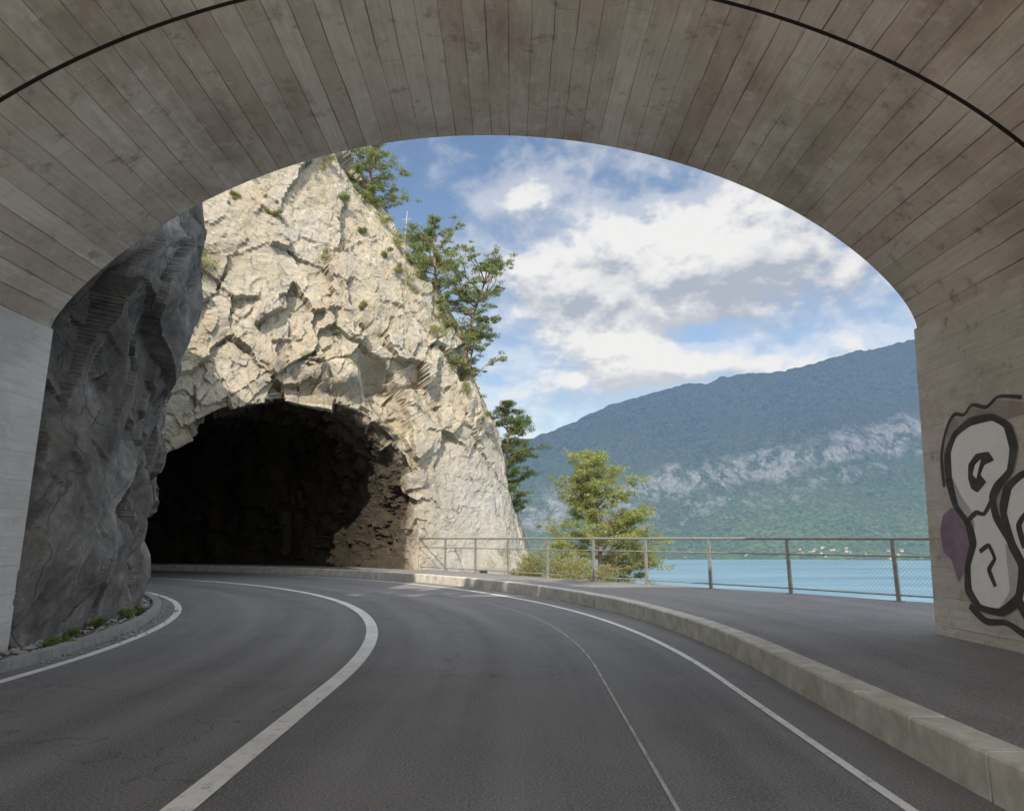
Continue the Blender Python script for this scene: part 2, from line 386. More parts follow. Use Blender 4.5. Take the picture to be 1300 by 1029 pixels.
def mat_mount():
    s=NT("hazy_forested_mountain"); g=s.n("NewGeometry"); pos=g.outputs["Position"]; x,y,z=s.sep(pos)
    n1=s.noise(pos,.004,6,.65); n2=s.noise(pos,.02,5,.75); n3=s.noise(s.vmul(pos,(.013,.006,.010)),1,8,.76); big=s.noise(pos,.0022,4,.6)
    fine=s.noise(pos,.05,4,.85)
    forest=s.mix(s.mr(n2,.40,.60),(.008,.018,.018),(.065,.095,.05))
    forest=s.mix(s.mr(fine,.45,.66),forest,(.14,.185,.10))
    forest=s.mix(s.math('MULTIPLY',s.mr(big,.46,.6),.5),forest,(.085,.11,.05))
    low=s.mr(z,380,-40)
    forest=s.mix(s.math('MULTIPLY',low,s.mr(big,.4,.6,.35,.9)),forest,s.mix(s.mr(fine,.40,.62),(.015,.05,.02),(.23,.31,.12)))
    d=s.math('SUBTRACT',z,s.math('ADD',85,s.math('MULTIPLY',x,.225)))
    d=s.math('ADD',d,s.math('MULTIPLY',s.math('SUBTRACT',n1,.5),400))
    band=s.math('MULTIPLY',s.mr(s.math('ABSOLUTE',d),100,40),s.mr(n3,.44,.51))
    band2=s.math('MULTIPLY',s.mr(s.math('ABSOLUTE',s.math('SUBTRACT',d,-160)),45,15),s.mr(n3,.50,.56))
    band=s.math('MAXIMUM',band,s.math('MULTIPLY',band2,.7))
    rock=s.mix(s.mr(s.noise(s.vmul(pos,(.03,.02,.008)),1,5,.7),.38,.62),(.20,.20,.19),(.50,.48,.45))
    c=s.mix(s.math('MULTIPLY',band,.88),forest,rock)
    mead=s.math('MULTIPLY',s.mr(z,-20,-62),s.mr(s.noise(pos,.006,4,.55),.50,.58))
    c=s.mix(s.math('MULTIPLY',mead,.6),c,(.20,.28,.09))
    df=s.n("BsdfDiffuse"); s.set(df.inputs[0],c); s.set(df.inputs["Normal"],s.bump(s.math('ADD',fine,n2),1,34))
    em=s.n("Emission"); s.set(em.inputs[0],s.mix(s.mr(z,-60,650),(.28,.44,.56),(.20,.31,.51))); em.inputs[1].default_value=.88  # blue haze put into the material as emission
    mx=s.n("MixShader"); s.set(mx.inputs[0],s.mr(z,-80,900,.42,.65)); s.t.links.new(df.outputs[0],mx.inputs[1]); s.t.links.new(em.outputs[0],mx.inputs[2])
    m=s.done(mx.outputs[0])
    try: m.cycles.emission_sampling='NONE'
    except Exception: pass
    return m
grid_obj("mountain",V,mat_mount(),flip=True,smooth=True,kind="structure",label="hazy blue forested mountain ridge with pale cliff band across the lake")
M_hw=mat_simple("house_render",(.26,.26,.26),(.40,.40,.39),.05,.8,.1,.01); M_hr=mat_simple("house_roof",(.12,.09,.08),(.22,.16,.14),.05,.9,.1,.01)
hr=random.Random(5)
for i in range(34):
    cl=hr.random()
    x=hr.uniform(1150,1680) if cl<.85 else hr.uniform(700,1250); 
    for k in range(60):
        y=2830+k*10; 
        z=float(mt_h(np.array([[x,y]]))[0])
        if z>-78: break
    y+=hr.uniform(5,120); z=float(mt_h(np.array([[x,y]]))[0])
    w,d,h=hr.uniform(3.5,6.5),hr.uniform(4,6),hr.uniform(3.5,6); r=h*.45
    o=empty("house",(x,y,z-1),label="small pale lakeside house with pitched brown roof",category="house",group="village houses on the far shore")
    o.rotation_euler[2]=hr.uniform(-.5,.5)
    wl=[(-w,-d,-2),(w,-d,-2),(w,d,-2),(-w,d,-2),(-w,-d,h),(w,-d,h),(w,d,h),(-w,d,h),(-w,0,h+r),(w,0,h+r)]
    mesh_obj("wall",wl,[(0,1,5,4),(2,3,7,6),(1,2,6,9,5),(3,0,4,8,7)],M_hw,parent=o)
    e=.8
    rf=[(-w-e,-d-e,h-.3),(w+e,-d-e,h-.3),(w+e,0,h+r+.3),(-w-e,0,h+r+.3),(w+e,d+e,h-.3),(-w-e,d+e,h-.3)]
    mesh_obj("roof",rf,[(0,1,2,3),(3,2,4,5)],M_hr,parent=o)

# ---------------------------------------------------------------- limestone cliff with tunnel bore
NA=640; NTn=150; NF=310
al=np.linspace(0,np.pi,NA)
OUT=np.array([(.25,-.4),(.3,1.2),(.38,2.7),(.70,3.95),(1.6,5.15),(3.1,6.0),(4.9,6.2),(6.5,6.0),(8.0,5.4),(9.1,4.3),(9.7,2.7),(10.3,1.2),(10.9,-.4)])
def cr_spline(P,n):
    out=[]
    for i in range(len(P)-1):
        p0=P[max(i-1,0)];p1=P[i];p2=P[i+1];p3=P[min(i+2,len(P)-1)]
        for k in range(n):
            t=k/n; out.append(.5*((2*p1)+(-p0+p2)*t+(2*p0-5*p1+4*p2-p3)*t*t+(-p0+3*p1-3*p2+p3)*t**3))
    out.append(P[-1]); return np.array(out)
SP_=cr_spline(OUT,30); L_=np.concatenate([[0],np.cumsum(np.linalg.norm(np.diff(SP_,axis=0),axis=1))])
tt_=al/np.pi*L_[-1]; t0=np.interp(tt_,L_,SP_[:,0]); z0=np.interp(tt_,L_,SP_[:,1])
for _ in range(3):
    t0[1:-1]=(t0[:-2]+t0[1:-1]+t0[2:])/3; z0[1:-1]=(z0[:-2]+z0[1:-1]+z0[2:])/3
XR=lambda z: np.interp(z,[-14,0,4,7.6,12.6,15,17.5,22,30],[4,1.7,.45,-1.0,-3.1,-4.9,-7.0,-10,-16])
D1=np.array([.879,.477]); D2=np.array([-.12,.99])
def facade(t,z):
    xr=XR(z); tc=-(xr+3.2)/.879; q=tc-t; k=.9
    sp=lambda v: np.where(v*k>30,v,np.log1p(np.exp(np.clip(v*k,-50,30)))/k)
    Cx=-3.2-.879*tc; Cy=28-.477*tc+.10*z
    x=Cx-D1[0]*sp(-q)+D2[0]*sp(q); y=Cy-D1[1]*sp(-q)+D2[1]*sp(q)
    return x,y
fr=al/np.pi
ot=np.interp(fr,[0,.3,.72,1],[-26,-22,24,24]); oz=np.interp(fr,[0,.3,.72,1],[-14,30,30,-.5])
V=np.zeros((NTn+NF,NA,3))
mx_,my_=facade(t0,z0)
Rm=np.hypot(mx_-CX,my_-CY); Am=np.arctan2(my_-CY,mx_-CX)
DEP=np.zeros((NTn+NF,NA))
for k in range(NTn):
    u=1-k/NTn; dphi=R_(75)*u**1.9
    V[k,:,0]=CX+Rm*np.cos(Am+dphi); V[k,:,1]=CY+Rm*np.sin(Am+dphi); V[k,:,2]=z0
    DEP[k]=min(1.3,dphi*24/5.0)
for k in range(NF):
    u=(k/(NF-1))**1.35
    t=t0+(ot-t0)*u; z=z0+(oz-z0)*u
    x,y=facade(t,z); V[NTn+k,:,0]=x; V[NTn+k,:,1]=y; V[NTn+k,:,2]=z
N=grid_normals(V)
if N[NTn+60,NA//2,1]>0: N=-N
for _ in range(14): N[1:-1]=(N[:-2]+N[1:-1]+N[2:])/3
for _ in range(10): N[:,1:-1]=(N[:,:-2]+N[:,1:-1]+N[:,2:])/3
N/=np.linalg.norm(N,axis=2,keepdims=True)
P=V.reshape(-1,3)
Pt=P.copy(); Pt[:,2]=P[:,2]-.45*P[:,0]; Pt[:,0]=P[:,0]+.30*P[:,2]
Pw=Pt+vfbm(P,2.0,6,1,.5)*.30
dist_mouth=np.zeros((NTn+NF,NA)); 
for k in range(NF): dist_mouth[NTn+k]=(k/(NF-1))**1.35*20
dist_mouth=dist_mouth.ravel()
slab=np.clip((P[:,0]+3.9)/1.2,0,1)*np.clip((6.0-P[:,2])/2.0,0,1)
near=np.interp(dist_mouth,[0,.3,1.0,3.0,4.5],[.7,1.0,1.15,.7,0])*(1-slab)
big=(fbm(P,6.5,2,50)*.50+fbm(Pt*np.array([1,1,.45]),2.6,3,55)*.14)*np.interp(dist_mouth,[0,2.5],[.35,1])
F1=facet(Pw,(3.8,3.8,5.0),60,.85)*.52*(1-.8*slab)*np.interp(dist_mouth,[0,2],[.35,1])
F2=facet(Pw,(1.3,1.3,1.6),70,.9)*(.105+.38*near)*(1-.65*slab)
F3=facet(Pw,(.52,.52,.6),80,.9)*(.050+.07*near)*(1-.55*slab)
F4=facet(Pw,(.24,.24,.28),85,.9)*.024*(1-.4*slab)
patch=np.clip(fbm(P,4,2,99)*1.4+.35,0,1)
d=big+F1+F2+F3+F4+ridged(Pt*np.array([1.2,1.2,.35]),1.5,5,95,.6)*.08*patch+fbm(P,.35,3,90,.6)*.022
inside=np.zeros((NTn+NF,NA)); inside[:NTn]=1; inside=inside.ravel()
Pi=P+vfbm(P,1.0,5,31,.55)*.45
fade=np.clip(1-DEP.ravel()*3,0,1)
g1=facet(Pi,(1.7,1.7,1.7),63,.8)*.32+facet(Pi,(.8,.8,.8),73,.8)*.12+fbm(P,.6,5,93,.6)*.08
d=np.where(inside>0,g1*(1-fade)+(facet(Pw,(1.3,1.3,1.6),70,.9)*.42+facet(Pw,(.52,.52,.6),80,.9)*.10)*fade,d)
rc=np.exp(-(((P[:,0]+4.6+.5*(P[:,2]-6.4))/.6)**2+((P[:,2]-6.8)/1.3)**2)**2)*(1-inside); d-=rc*1.2
bl=np.exp(-(((P[:,0]+6.7)/1.2)**2+((P[:,2]-7.3)/.6)**2)**2)*(1-inside); d+=bl*.7
base_fade=np.clip(P[:,2]/1.0,.25,1); d=d*base_fade
P2=P+N.reshape(-1,3)*d[:,None]+vfbm(P,.5,3,201)*(.03*base_fade)[:,None]
VC=P2.reshape(V.shape)
cl_=grid_obj("cliff",VC,M_lime,kind="structure",label="sunlit cream limestone cliff pierced by a rough rock tunnel")
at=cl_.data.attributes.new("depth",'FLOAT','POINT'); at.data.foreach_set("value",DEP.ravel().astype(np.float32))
endc=VC[0]; mesh_obj("tunnel_end",endc,[tuple(range(NA))],M_bore,kind="structure",label="cap closing the tunnel, its darkness put into the colour")

# grey rock wall beside the road: continuous tilted slabs with sharp arrises
NP,NZ=520,340
ph=np.linspace(R_(4.55),R_(58),NP); zz=np.concatenate([np.linspace(-.3,10.4,NZ-30),10.4+np.linspace(.1,1,30)**1.5*4])
PH,ZZ=np.meshgrid(ph,zz,indexing='ij')
rb=np.interp(np.degrees(PH),[4.5,8,20,40,62],[17.92,18.15,18.42,18.42,18.3])
ov=np.interp(ZZ,[0,1,3.5,4.6,5.8,7.5,9.5,10.4,11.4,14.5],[.08,0,-.08,.15,.45,.42,.10,-.2,-1.6,-8])*np.interp(np.degrees(PH),[4,10,20,40,60],[.0,.6,1,1,.6])
RR=rb+ov
V=np.stack([CX+RR*np.cos(PH),CY+RR*np.sin(PH),ZZ],2)
N=grid_normals(V)
if N[NP//2,NZ//3,0]<0: N=-N
for _ in range(12): N[:,1:-1]=(N[:,:-2]+N[:,1:-1]+N[:,2:])/3
N/=np.linalg.norm(N,axis=2,keepdims=True)
P=V.reshape(-1,3); Pt=P.copy(); Pt[:,2]=(P[:,2]+.75*P[:,1])*.55; Pt[:,1]=P[:,1]-.55*P[:,2]
Pw=Pt+vfbm(P,2.5,2,4,.5)*.10
d=planes(Pw,(2.0,2.0,2.0),160,.95)+planes(Pw+3.3,(.85,.85,.85),170,.38)+planes(Pw+7.1,(.36,.36,.36),180,.14)
d-=np.percentile(d,60)
d+=fbm(P,3,3,150)*.10+fbm(P,.12,2,158)*.008
d*=np.clip((P[:,2]+.2)/1.2,.3,1)*np.clip((np.degrees(PH.ravel())-4.5)/2.5,.25,1)
d=np.clip(d,-.9,None); d=np.where(d>.24,.24+(d-.24)*.5,d)
P2=P+N.reshape(-1,3)*d[:,None]
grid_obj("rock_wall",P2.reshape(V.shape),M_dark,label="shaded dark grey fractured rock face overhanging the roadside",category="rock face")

# ---------------------------------------------------------------- concrete gallery
gal=empty("road_gallery",(-.37,9.4,0),label="board-marked concrete road gallery with shallow arched vault",category="tunnel gallery")
def gchild(o):
    o.parent=gal; o.matrix_parent_inverse=gal.matrix_world.inverted(); return o
bpy.context.view_layer.update()
VXc,HW,SP,CR=-.37,5.71,4.05,6.86
h=CR-SP; Rc=(HW*HW+h*h)/(2*h)
def arch_z(dx):
    ell=SP+h*math.sqrt(max(0,1-(dx/HW)**2)); cir=CR-Rc+math.sqrt(Rc*Rc-dx*dx)
    w=.30 if dx<0 else .5
    return w*ell+(1-w)*cir
NV=120
prof=[]
for i in range(NV+1):
    a=math.pi*(1-i/NV); dx=HW*math.cos(a); prof.append((VXc+dx,arch_z(dx)))
prof=np.array(prof)
tg=np.gradient(prof,axis=0); nr=np.stack([-tg[:,1],tg[:,0]],1); nr/=np.linalg.norm(nr,axis=1,keepdims=True)
arc=np.concatenate([[0],np.cumsum(np.linalg.norm(np.diff(prof,axis=0),axis=1))])
def vault(name,y0,y1,off0,off1,mat,label=None,ush=0):
    inn=prof+nr*off0; out=prof+nr*off1; n=len(prof); vs=[];uv=[]
    for (pr,y) in ((inn,y0),(inn,y1),(out,y1),(out,y0)):
        for i in range(n): vs.append((pr[i,0],y,pr[i,1])); uv.append((arc[i]+ush,y+(off1-off0 if pr is out else 0)))
    fs=[]
    for q in range(4):
        a=q*n; b=((q+1)%4)*n
        for i in range(n-1): fs.append((a+i,a+i+1,b+i+1,b+i))
    fs.append((0,n,2*n,3*n)); fs.append((n-1,2*n-1,3*n-1,4*n-1))
    o=mesh_obj(name,vs,fs,mat,uv=uv,label=label); return gchild(o)
vault("vault",6.37,9.40,0,.6,M_vault)
vault("vault",0.30,6.29,0,.6,M_vault,ush=31.1)
vault("vault",-4.5,.22,0,.6,M_vault,ush=57.2)  # gallery cut short here so sun can bounce onto the vault
vault("joint",6.291,6.369,.025,.5,M_joint)
vault("joint",.221,.299,.025,.5,M_joint)
def wall_box(name,xb,xt,thick,y0,y1,z0,z1,mat,sub=1):
    vs=[(xb,y0,z0),(xb,y1,z0),(xt,y1,z1),(xt,y0,z1),(xb+thick,y0,z0),(xb+thick,y1,z0),(xt+thick,y1,z1),(xt+thick,y0,z1)]
    fq=[(0,1,2,3),(5,4,7,6),(1,5,6,2),(4,0,3,7),(3,2,6,7),(0,4,5,1)]
    V=[];F=[];UV=[]
    for f in fq:
        b=len(V)
        for i in f:
            v=vs[i]; V.append(v); 
            UV.append((v[2],v[1]+ (v[0] if f in (fq[2],fq[3]) else 0)))
        F.append((b,b+1,b+2,b+3))
    return gchild(mesh_obj(name,V,F,mat,uv=UV))
wall_box("wall",-6.06,-6.06,-.8,-4.5,9.42,-.2,4.04,M_pier_lt)
rw=wall_box("wall",5.10,5.31,.9,4.6,9.42,-.1,4.04,M_pier)
for y in (1.0,-2.6,): wall_box("pillar",5.10,5.31,.9,y,y+.5,-.1,4.04,M_pier)  # lake side opened between unseen pillars to let light onto the vault
ext=prof+nr*.6
vs=[];fs=[]
for i,(x,z) in enumerate(ext):
    xo=-10+ (18.5)*i/NV
    vs+=[(x,9.37,z),(xo,9.37,7.75),(xo,8.8,7.75),(x,8.8,z)]
for i in range(NV):
    a=i*4;b=a+4
    for j in range(4): fs.append((a+j,a+(j+1)%4,b+(j+1)%4,b+j))
hw=mesh_obj("headwall",vs,fs,M_pier,uv=[(v[2],v[0]) for v in vs]); gchild(hw)
gx,gy=np.meshgrid(np.linspace(-10,6.5,40),np.linspace(-4.5,8.75,34),indexing='ij')
gz=7.62+.05*fbm(np.stack([gx.ravel(),gy.ravel(),gx.ravel()*0],1),2,3,5).reshape(gx.shape)
grid_obj("added_earth_cover",np.stack([gx,gy,gz],2),M_hill,kind="structure",label="unseen earth cover added to carry the shade-casting pines")  # unseen cover added as footing for the shade pines

# graffiti painted on the pier face
def smooth_loop(pts,closed=True,n=6,tens=.5):
    pts=[Vector((*p,0)) for p in pts]; out=[]; L=len(pts)
    for i in range(L if closed else L-1):
        p0,p1,p2,p3=(pts[(i-1)%L] if closed or i>0 else pts[i]),pts[i],pts[(i+1)%L],(pts[(i+2)%L] if closed or i+2<L else pts[(i+1)%L])
        m1=(p2-p0)*tens; m2=(p3-p1)*tens
        for k in range(n):
            t=k/n; out.append(p1*(2*t**3-3*t*t+1)+m1*(t**3-2*t*t+t)+p2*(-2*t**3+3*t*t)+m2*(t**3-t*t))
    if not closed: out.append(pts[-1])
    return [(p.x,p.y) for p in out]
def on_wall(p,z,off):
    x=5.10+.21*(z+.1)/4.14; return (x-off,9.42-p,z)
def gr_fill(name,pts,mat,off,label=None,tens=.4):
    L=smooth_loop(pts,tens=tens); vs=[on_wall(p,z,off) for p,z in L]
    return gchild(mesh_obj(name,vs,[tuple(range(len(vs)))],mat,label=label))
def gr_stroke(name,pts,w,mat,off,closed=False,tens=.4):
    L=smooth_loop(pts,closed,8,tens); 
    if closed: L.append(L[0]); L.append(L[1])
    A=np.array(L); T=np.gradient(A,axis=0); T/=np.linalg.norm(T,axis=1,keepdims=True)+1e-9; Nn=np.stack([-T[:,1]*1.45,T[:,0]],1)
    vs=[];fs=[]
    for i,(p,nn_) in enumerate(zip(A,Nn)):
        ww=w*(1+.15*math.sin(i*.31)); a=p+nn_*ww/2; b=p-nn_*ww/2
        vs+=[on_wall(*a,off),on_wall(*b,off)]
        if i: fs.append((2*i-2,2*i-1,2*i+1,2*i))
    return gchild(mesh_obj(name,vs,fs,mat))
def mat_spray(name,c1,c2):
    s=NT(name); pos=s.n("NewGeometry").outputs["Position"]
    c=s.mix(s.mr(s.noise(pos,3.5,6,.72),.35,.68),c1,c2)
    return s.done(s.princ(c,.7,s.bump(s.noise(pos,30,3),.3,.006)))
M_gw=mat_spray("white_spray",(.93,.925,.90),(.86,.85,.82)); M_gg=mat_spray("grey_spray",(.46,.45,.43),(.62,.61,.58)); M_gb=mat_spray("black_spray",(.03,.028,.027),(.09,.085,.08)); M_gp=mat_spray("purple_spray",(.19,.13,.19),(.33,.25,.30)); M_gbr=mat_spray("brown_spray",(.28,.23,.20),(.44,.38,.33))
g=lambda L:[(.45+(u-1205)*.0139, 2.73-(v-520)*.00846) for u,v in L]
gr_fill("graffiti",g([(1204,604),(1206,562),(1213,536),(1226,519),(1240,523),(1252,513),(1270,521),(1286,512),(1310,521),(1322,535),(1290,538),(1260,530),(1232,536),(1214,560),(1212,600)]),M_gbr,.004,"brown shadow colour behind the letters",.25)
gr_fill("graffiti",g([(1192,672),(1199,650),(1212,642),(1232,650),(1242,690),(1236,738),(1222,726),(1213,740),(1206,712),(1195,702)]),M_gp,.007,"purple sprayed patch beside the letters",.15)
# bowl letter with angular shoulders and a splayed foot
l1=[(1212,604),(1213,566),(1226,542),(1248,530),(1276,531),(1293,546),(1298,574),(1291,602),(1276,618),(1268,632),(1270,656),(1284,684),(1294,716),(1288,752),(1266,772),(1240,770),(1227,750),(1229,718),(1238,690),(1234,664),(1219,640)]
gr_fill("graffiti",g(l1),M_gw,.0095,"fat white sprayed letter",.25)
gr_fill("graffiti",g([(1278,690),(1288,700),(1293,718),(1288,752),(1270,770),(1262,770),(1278,745)]),M_gg,.0105,"grey shading of the letter",.2)
gr_fill("graffiti",g([(1213,606),(1218,602),(1228,628),(1239,646),(1242,664),(1239,686),(1234,664),(1219,640)]),M_gg,.0105,"grey shading of the letter",.2)
gr_stroke("graffiti",g(l1),.085,M_gb,.012,True,.25)
gr_fill("graffiti",g([(1239,604),(1241,586),(1252,574),(1268,574),(1274,586),(1262,590),(1256,602),(1262,612),(1250,624),(1242,618)]),M_gb,.012,None,.15)
gr_fill("graffiti",g([(1246,600),(1250,588),(1258,582),(1254,594),(1250,606)]),M_gw,.0135,None,.15)
gr_stroke("graffiti",g([(1234,660),(1246,650),(1256,652),(1268,634)]),.05,M_gb,.013,False,.3)
gr_stroke("graffiti",g([(1246,700),(1258,692),(1264,708),(1256,722),(1262,742)]),.045,M_gb,.012,False,.25)
l2=[(1280,650),(1288,622),(1306,608),(1330,612),(1348,640),(1354,690),(1344,738),(1322,778),(1298,776),(1288,754),(1298,722),(1286,690)]
gr_fill("graffiti",g(l2),M_gw,.0145,"fat white sprayed letter",.25)
gr_stroke("graffiti",g(l2),.085,M_gb,.0165,True,.25)
gr_stroke("graffiti",g([(1300,694),(1296,668),(1308,652),(1324,664),(1314,680)]),.055,M_gb,.0165,False,.3)
l3=[(1362,600),(1390,560),(1430,570),(1450,640),(1440,720),(1400,765),(1368,740),(1380,690),(1365,650)]
gr_fill("graffiti",g(l3),M_gw,.010,"fat white sprayed letter"); gr_stroke("graffiti",g(l3),.07,M_gb,.013,True)
gr_stroke("graffiti",g([(1203,612),(1203,566),(1213,532),(1226,514),(1240,518),(1252,508),(1270,516),(1286,507),(1312,516)]),.04,M_gb,.006)
gr_stroke("graffiti",g([(1226,770),(1246,786),(1270,784),(1292,794),(1320,792)]),.07,M_gb,.006)

# ---------------------------------------------------------------- railing
def tube(pts,r,n=6):
    pts=[Vector(p) for p in pts]; vs=[];fs=[]
    rr=r if hasattr(r,'__len__') else [r]*len(pts)
    for i,p in enumerate(pts):
        t=(pts[min(i+1,len(pts)-1)]-pts[max(i-1,0)]).normalized()
        up=Vector((0,0,1)) if abs(t.z)<.9 else Vector((1,0,0))
        a=t.cross(up).normalized(); b=t.cross(a)
        for k in range(n):
            an=2*math.pi*k/n; vs.append(p+(a*math.cos(an)+b*math.sin(an))*rr[i])
    for i in range(len(pts)-1):
        for k in range(n): fs.append((i*n+k,i*n+(k+1)%n,(i+1)*n+(k+1)%n,(i+1)*n+k))
    fs.append(tuple(range(n))[::-1]); fs.append(tuple(range((len(pts)-1)*n,len(pts)*n)))
    return [tuple(v) for v in vs],fs
posts=[(9.6,10.55),(8.3,12.3),(7.06,14.1),(5.79,16.0),(4.55,17.6),(3.35,19.1),(2.2,20.6),(1.03,22.2),(-.12,23.8),(-1.21,25.3),(-2.33,26.7),(-3.5,28.2)]
ral=empty("railing",(7.06,14.1,.2),label="grey steel pavement railing with wire mesh infill above the lake",category="railing")
bpy.context.view_layer.update()
def rchild(o): o.parent=ral; o.matrix_parent_inverse=ral.matrix_world.inverted(); return o
def box(cx,cy,hx,hy,z0,z1,ang):
    c,s=math.cos(ang),math.sin(ang); vs=[]
    for z in(z0,z1):
        for a,b in((-hx,-hy),(hx,-hy),(hx,hy),(-hx,hy)): vs.append((cx+a*c-b*s,cy+a*s+b*c,z))
    return vs,[(3,2,1,0),(4,5,6,7),(0,1,5,4),(1,2,6,5),(2,3,7,6),(3,0,4,7)]
for i,(x,y) in enumerate(posts[:-1]):
    nx,ny=posts[i+1]; ang=math.atan2(ny-y,nx-x)
    v1,f1_=box(x,y,.036,.022,.2,1.33,ang); v2,f2_=box(x,y,.08,.06,.2,.245,ang)
    v3,f3_=box(x,y,.042,.028,1.0,1.04,ang)
    F=list(f1_)+[tuple(a+8 for a in f) for f in f2_]+[tuple(a+16 for a in f) for f in f3_]
    rchild(mesh_obj("post",v1+v2+v3,F,M_steel))
for nm,z,r in (("handrail",1.345,.028),("rail",1.03,.015),("rail",.34,.015)):
    v,f=tube([(x,y,z) for x,y in posts],r,8); rchild(mesh_obj(nm,v,f,M_steel,smooth=True))
Q=[]
w=.0016
for (x0,y0),(x1,y1) in zip(posts[:-1],posts[1:]):
    L=math.dist((x0,y0),(x1,y1)); ux,uy=(x1-x0)/L,(y1-y0)/L; zb,zt=.34,1.03; H=zt-zb; sp=.075
    for sgn in(1,-1):
        a=-H
        while a<L:
            s0,s1=max(a,0),min(a+H,L)
            za,zb_=(s0-a),(s1-a)
            if sgn<0: za,zb_=H-za,H-zb_
            Q.append([(x0+ux*s0,y0+uy*s0,zb+za-w),(x0+ux*s1,y0+uy*s1,zb+zb_-w),(x0+ux*s1,y0+uy*s1,zb+zb_+w),(x0+ux*s0,y0+uy*s0,zb+za+w)])
            a+=sp
rchild(quads_obj("wire_mesh",np.array(Q),M_wire))

# ---------------------------------------------------------------- trees
def leaf_quads(r,centers,radii,n,size,flat=.55,wid=.16):
    C=np.repeat(centers,n,axis=0); Rr=np.repeat(radii,n)[:,None]
    d=r.normal(size=C.shape); d/=np.linalg.norm(d,axis=1,keepdims=True); d*=r.random((len(C),1))**.45
    d[:,2]*=flat
    p=C+d*Rr
    a=r.normal(size=C.shape)+d*1.2; a[:,2]+=.3; a/=np.linalg.norm(a,axis=1,keepdims=True)
    b=np.cross(a,r.normal(size=C.shape)); b/=np.linalg.norm(b,axis=1,keepdims=True)
    s=size*(.6+.8*r.random((len(C),1)))
    return np.stack([p-a*s,p+b*s*wid,p+a*s,p-b*s*wid],1)
def pine(base,height,lean,spread,seed,mat,start=.35,limbs=26,shape='pine',leaf=.12,nleaf=90,label="",trunk_r=.13,clr=.42,group=None,sub=9,flat=.45,tip=.3):
    r=np.random.default_rng(seed); base=np.array(base,float)
    o=empty("pine_tree",tuple(base),label=label,category="tree",group=group); bpy.context.view_layer.update()
    K=9; pts=[];rad=[]
    for i in range(K):
        f=i/(K-1); w=.12*math.sin(f*5+seed)*height*.12
        pts.append(base+np.array([lean[0]*f**1.4+w,lean[1]*f**1.4+w*.5,height*f*.97])); rad.append(trunk_r*(1-f)**.8+.015)
    v,f_=tube(pts,rad,7); VS=list(v);FS=list(f_)
    cen=[];cr=[]
    P=np.array(pts)
    for i in range(limbs):
        f=start+(1-start)*(i+r.random())/limbs; f=min(f,.985)
        k=f*(K-1); j=int(k); p=P[j]+(P[min(j+1,K-1)]-P[j])*(k-j)
        gg=(f-start)/(1-start)
        if shape=='pine': env=math.sin(math.pi*min(1,gg*.86+.14))**.7
        else: env=max(0,1-gg**1.9)**.55*.92+.16
        L=spread*env*r.uniform(.5,1.0 if shape=='round' else 1.15); an=r.uniform(0,2*math.pi)
        up=r.uniform(-.08,.35)+gg*.5
        dr=np.array([math.cos(an),math.sin(an),up]); 
        lp=[p]
        for q in range(1,5):
            lp.append(p+dr*L*q/4+np.array([0,0,.10*L*(q/4)**2])+r.normal(size=3)*.05*L)
        v,f_=tube(lp,[max(.035*(1-q/4.6)*L/2*1.2,.008) for q in range(5)],5)
        b=len(VS); VS+=v; FS+=[tuple(a+b for a in ff) for ff in f_]
        lp=np.array(lp)
        nsub=max(5,int(L*sub))
        for q in range(nsub):
            tt=r.uniform(tip,1.08); kk=min(tt,1)*4; jj=min(int(kk),3); c=lp[jj]+(lp[jj+1]-lp[jj])*(kk-jj)
            c=c+r.normal(size=3)*np.array([.24,.24,.09])*L*.5
            cen.append(c); cr.append(clr*r.uniform(.4,1.0))
            if q%2==0:
                st_=lp[max(jj-1,0)]; v,f_=tube([st_,c],[.010,.005],4); b=len(VS); VS+=v; FS+=[tuple(a+b for a in ff) for ff in f_]
    t=mesh_obj("trunk",VS,FS,M_bark); t.parent=o; t.matrix_parent_inverse=o.matrix_world.inverted()
    Q=leaf_quads(r,np.array(cen),np.array(cr),nleaf,leaf,flat)
    c=quads_obj("crown",Q,mat); c.parent=o; c.matrix_parent_inverse=o.matrix_world.inverted()
    return o
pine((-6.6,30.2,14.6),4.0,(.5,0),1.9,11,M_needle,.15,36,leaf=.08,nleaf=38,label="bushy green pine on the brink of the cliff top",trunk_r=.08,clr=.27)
pine((-8.2,30.2,16.3),4.0,(.2,0),1.6,12,M_needle,.3,20,leaf=.08,nleaf=38,label="small pine rooted on the cliff top",trunk_r=.07,clr=.27)
pine((-3.3,30.6,9.9),5.3,(-.1,0),1.7,13,M_needle,.14,42,leaf=.08,nleaf=36,label="dense green pine growing from the cliff edge",trunk_r=.08,clr=.26)
pine((-4.1,30.8,11.4),3.2,(.1,0),1.3,23,M_needle,.1,26,leaf=.075,nleaf=34,label="low bushy pine on the cliff skyline",trunk_r=.06,clr=.25)
pine((-2.2,30.6,7.4),5.7,(1.3,0),2.1,14,M_needle,.38,34,leaf=.08,nleaf=33,label="airy leaning pine with bare lower trunk on the cliff edge",trunk_r=.09,clr=.25)
pine((-1.9,30.8,6.2),4.1,(.3,0),1.3,15,M_needle,.12,28,leaf=.075,nleaf=34,label="stunted young pine on the cliff edge",trunk_r=.05,clr=.24)
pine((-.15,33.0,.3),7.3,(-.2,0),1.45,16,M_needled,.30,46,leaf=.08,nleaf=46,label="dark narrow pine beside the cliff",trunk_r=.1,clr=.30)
pine((3.85,34.5,-8.5),13.9,(-.1,0),2.65,17,M_needle2,.43,92,'round',leaf=.085,nleaf=54,label="large light green pine standing below the railing",trunk_r=.2,clr=.40,sub=8,flat=.5,tip=.3)
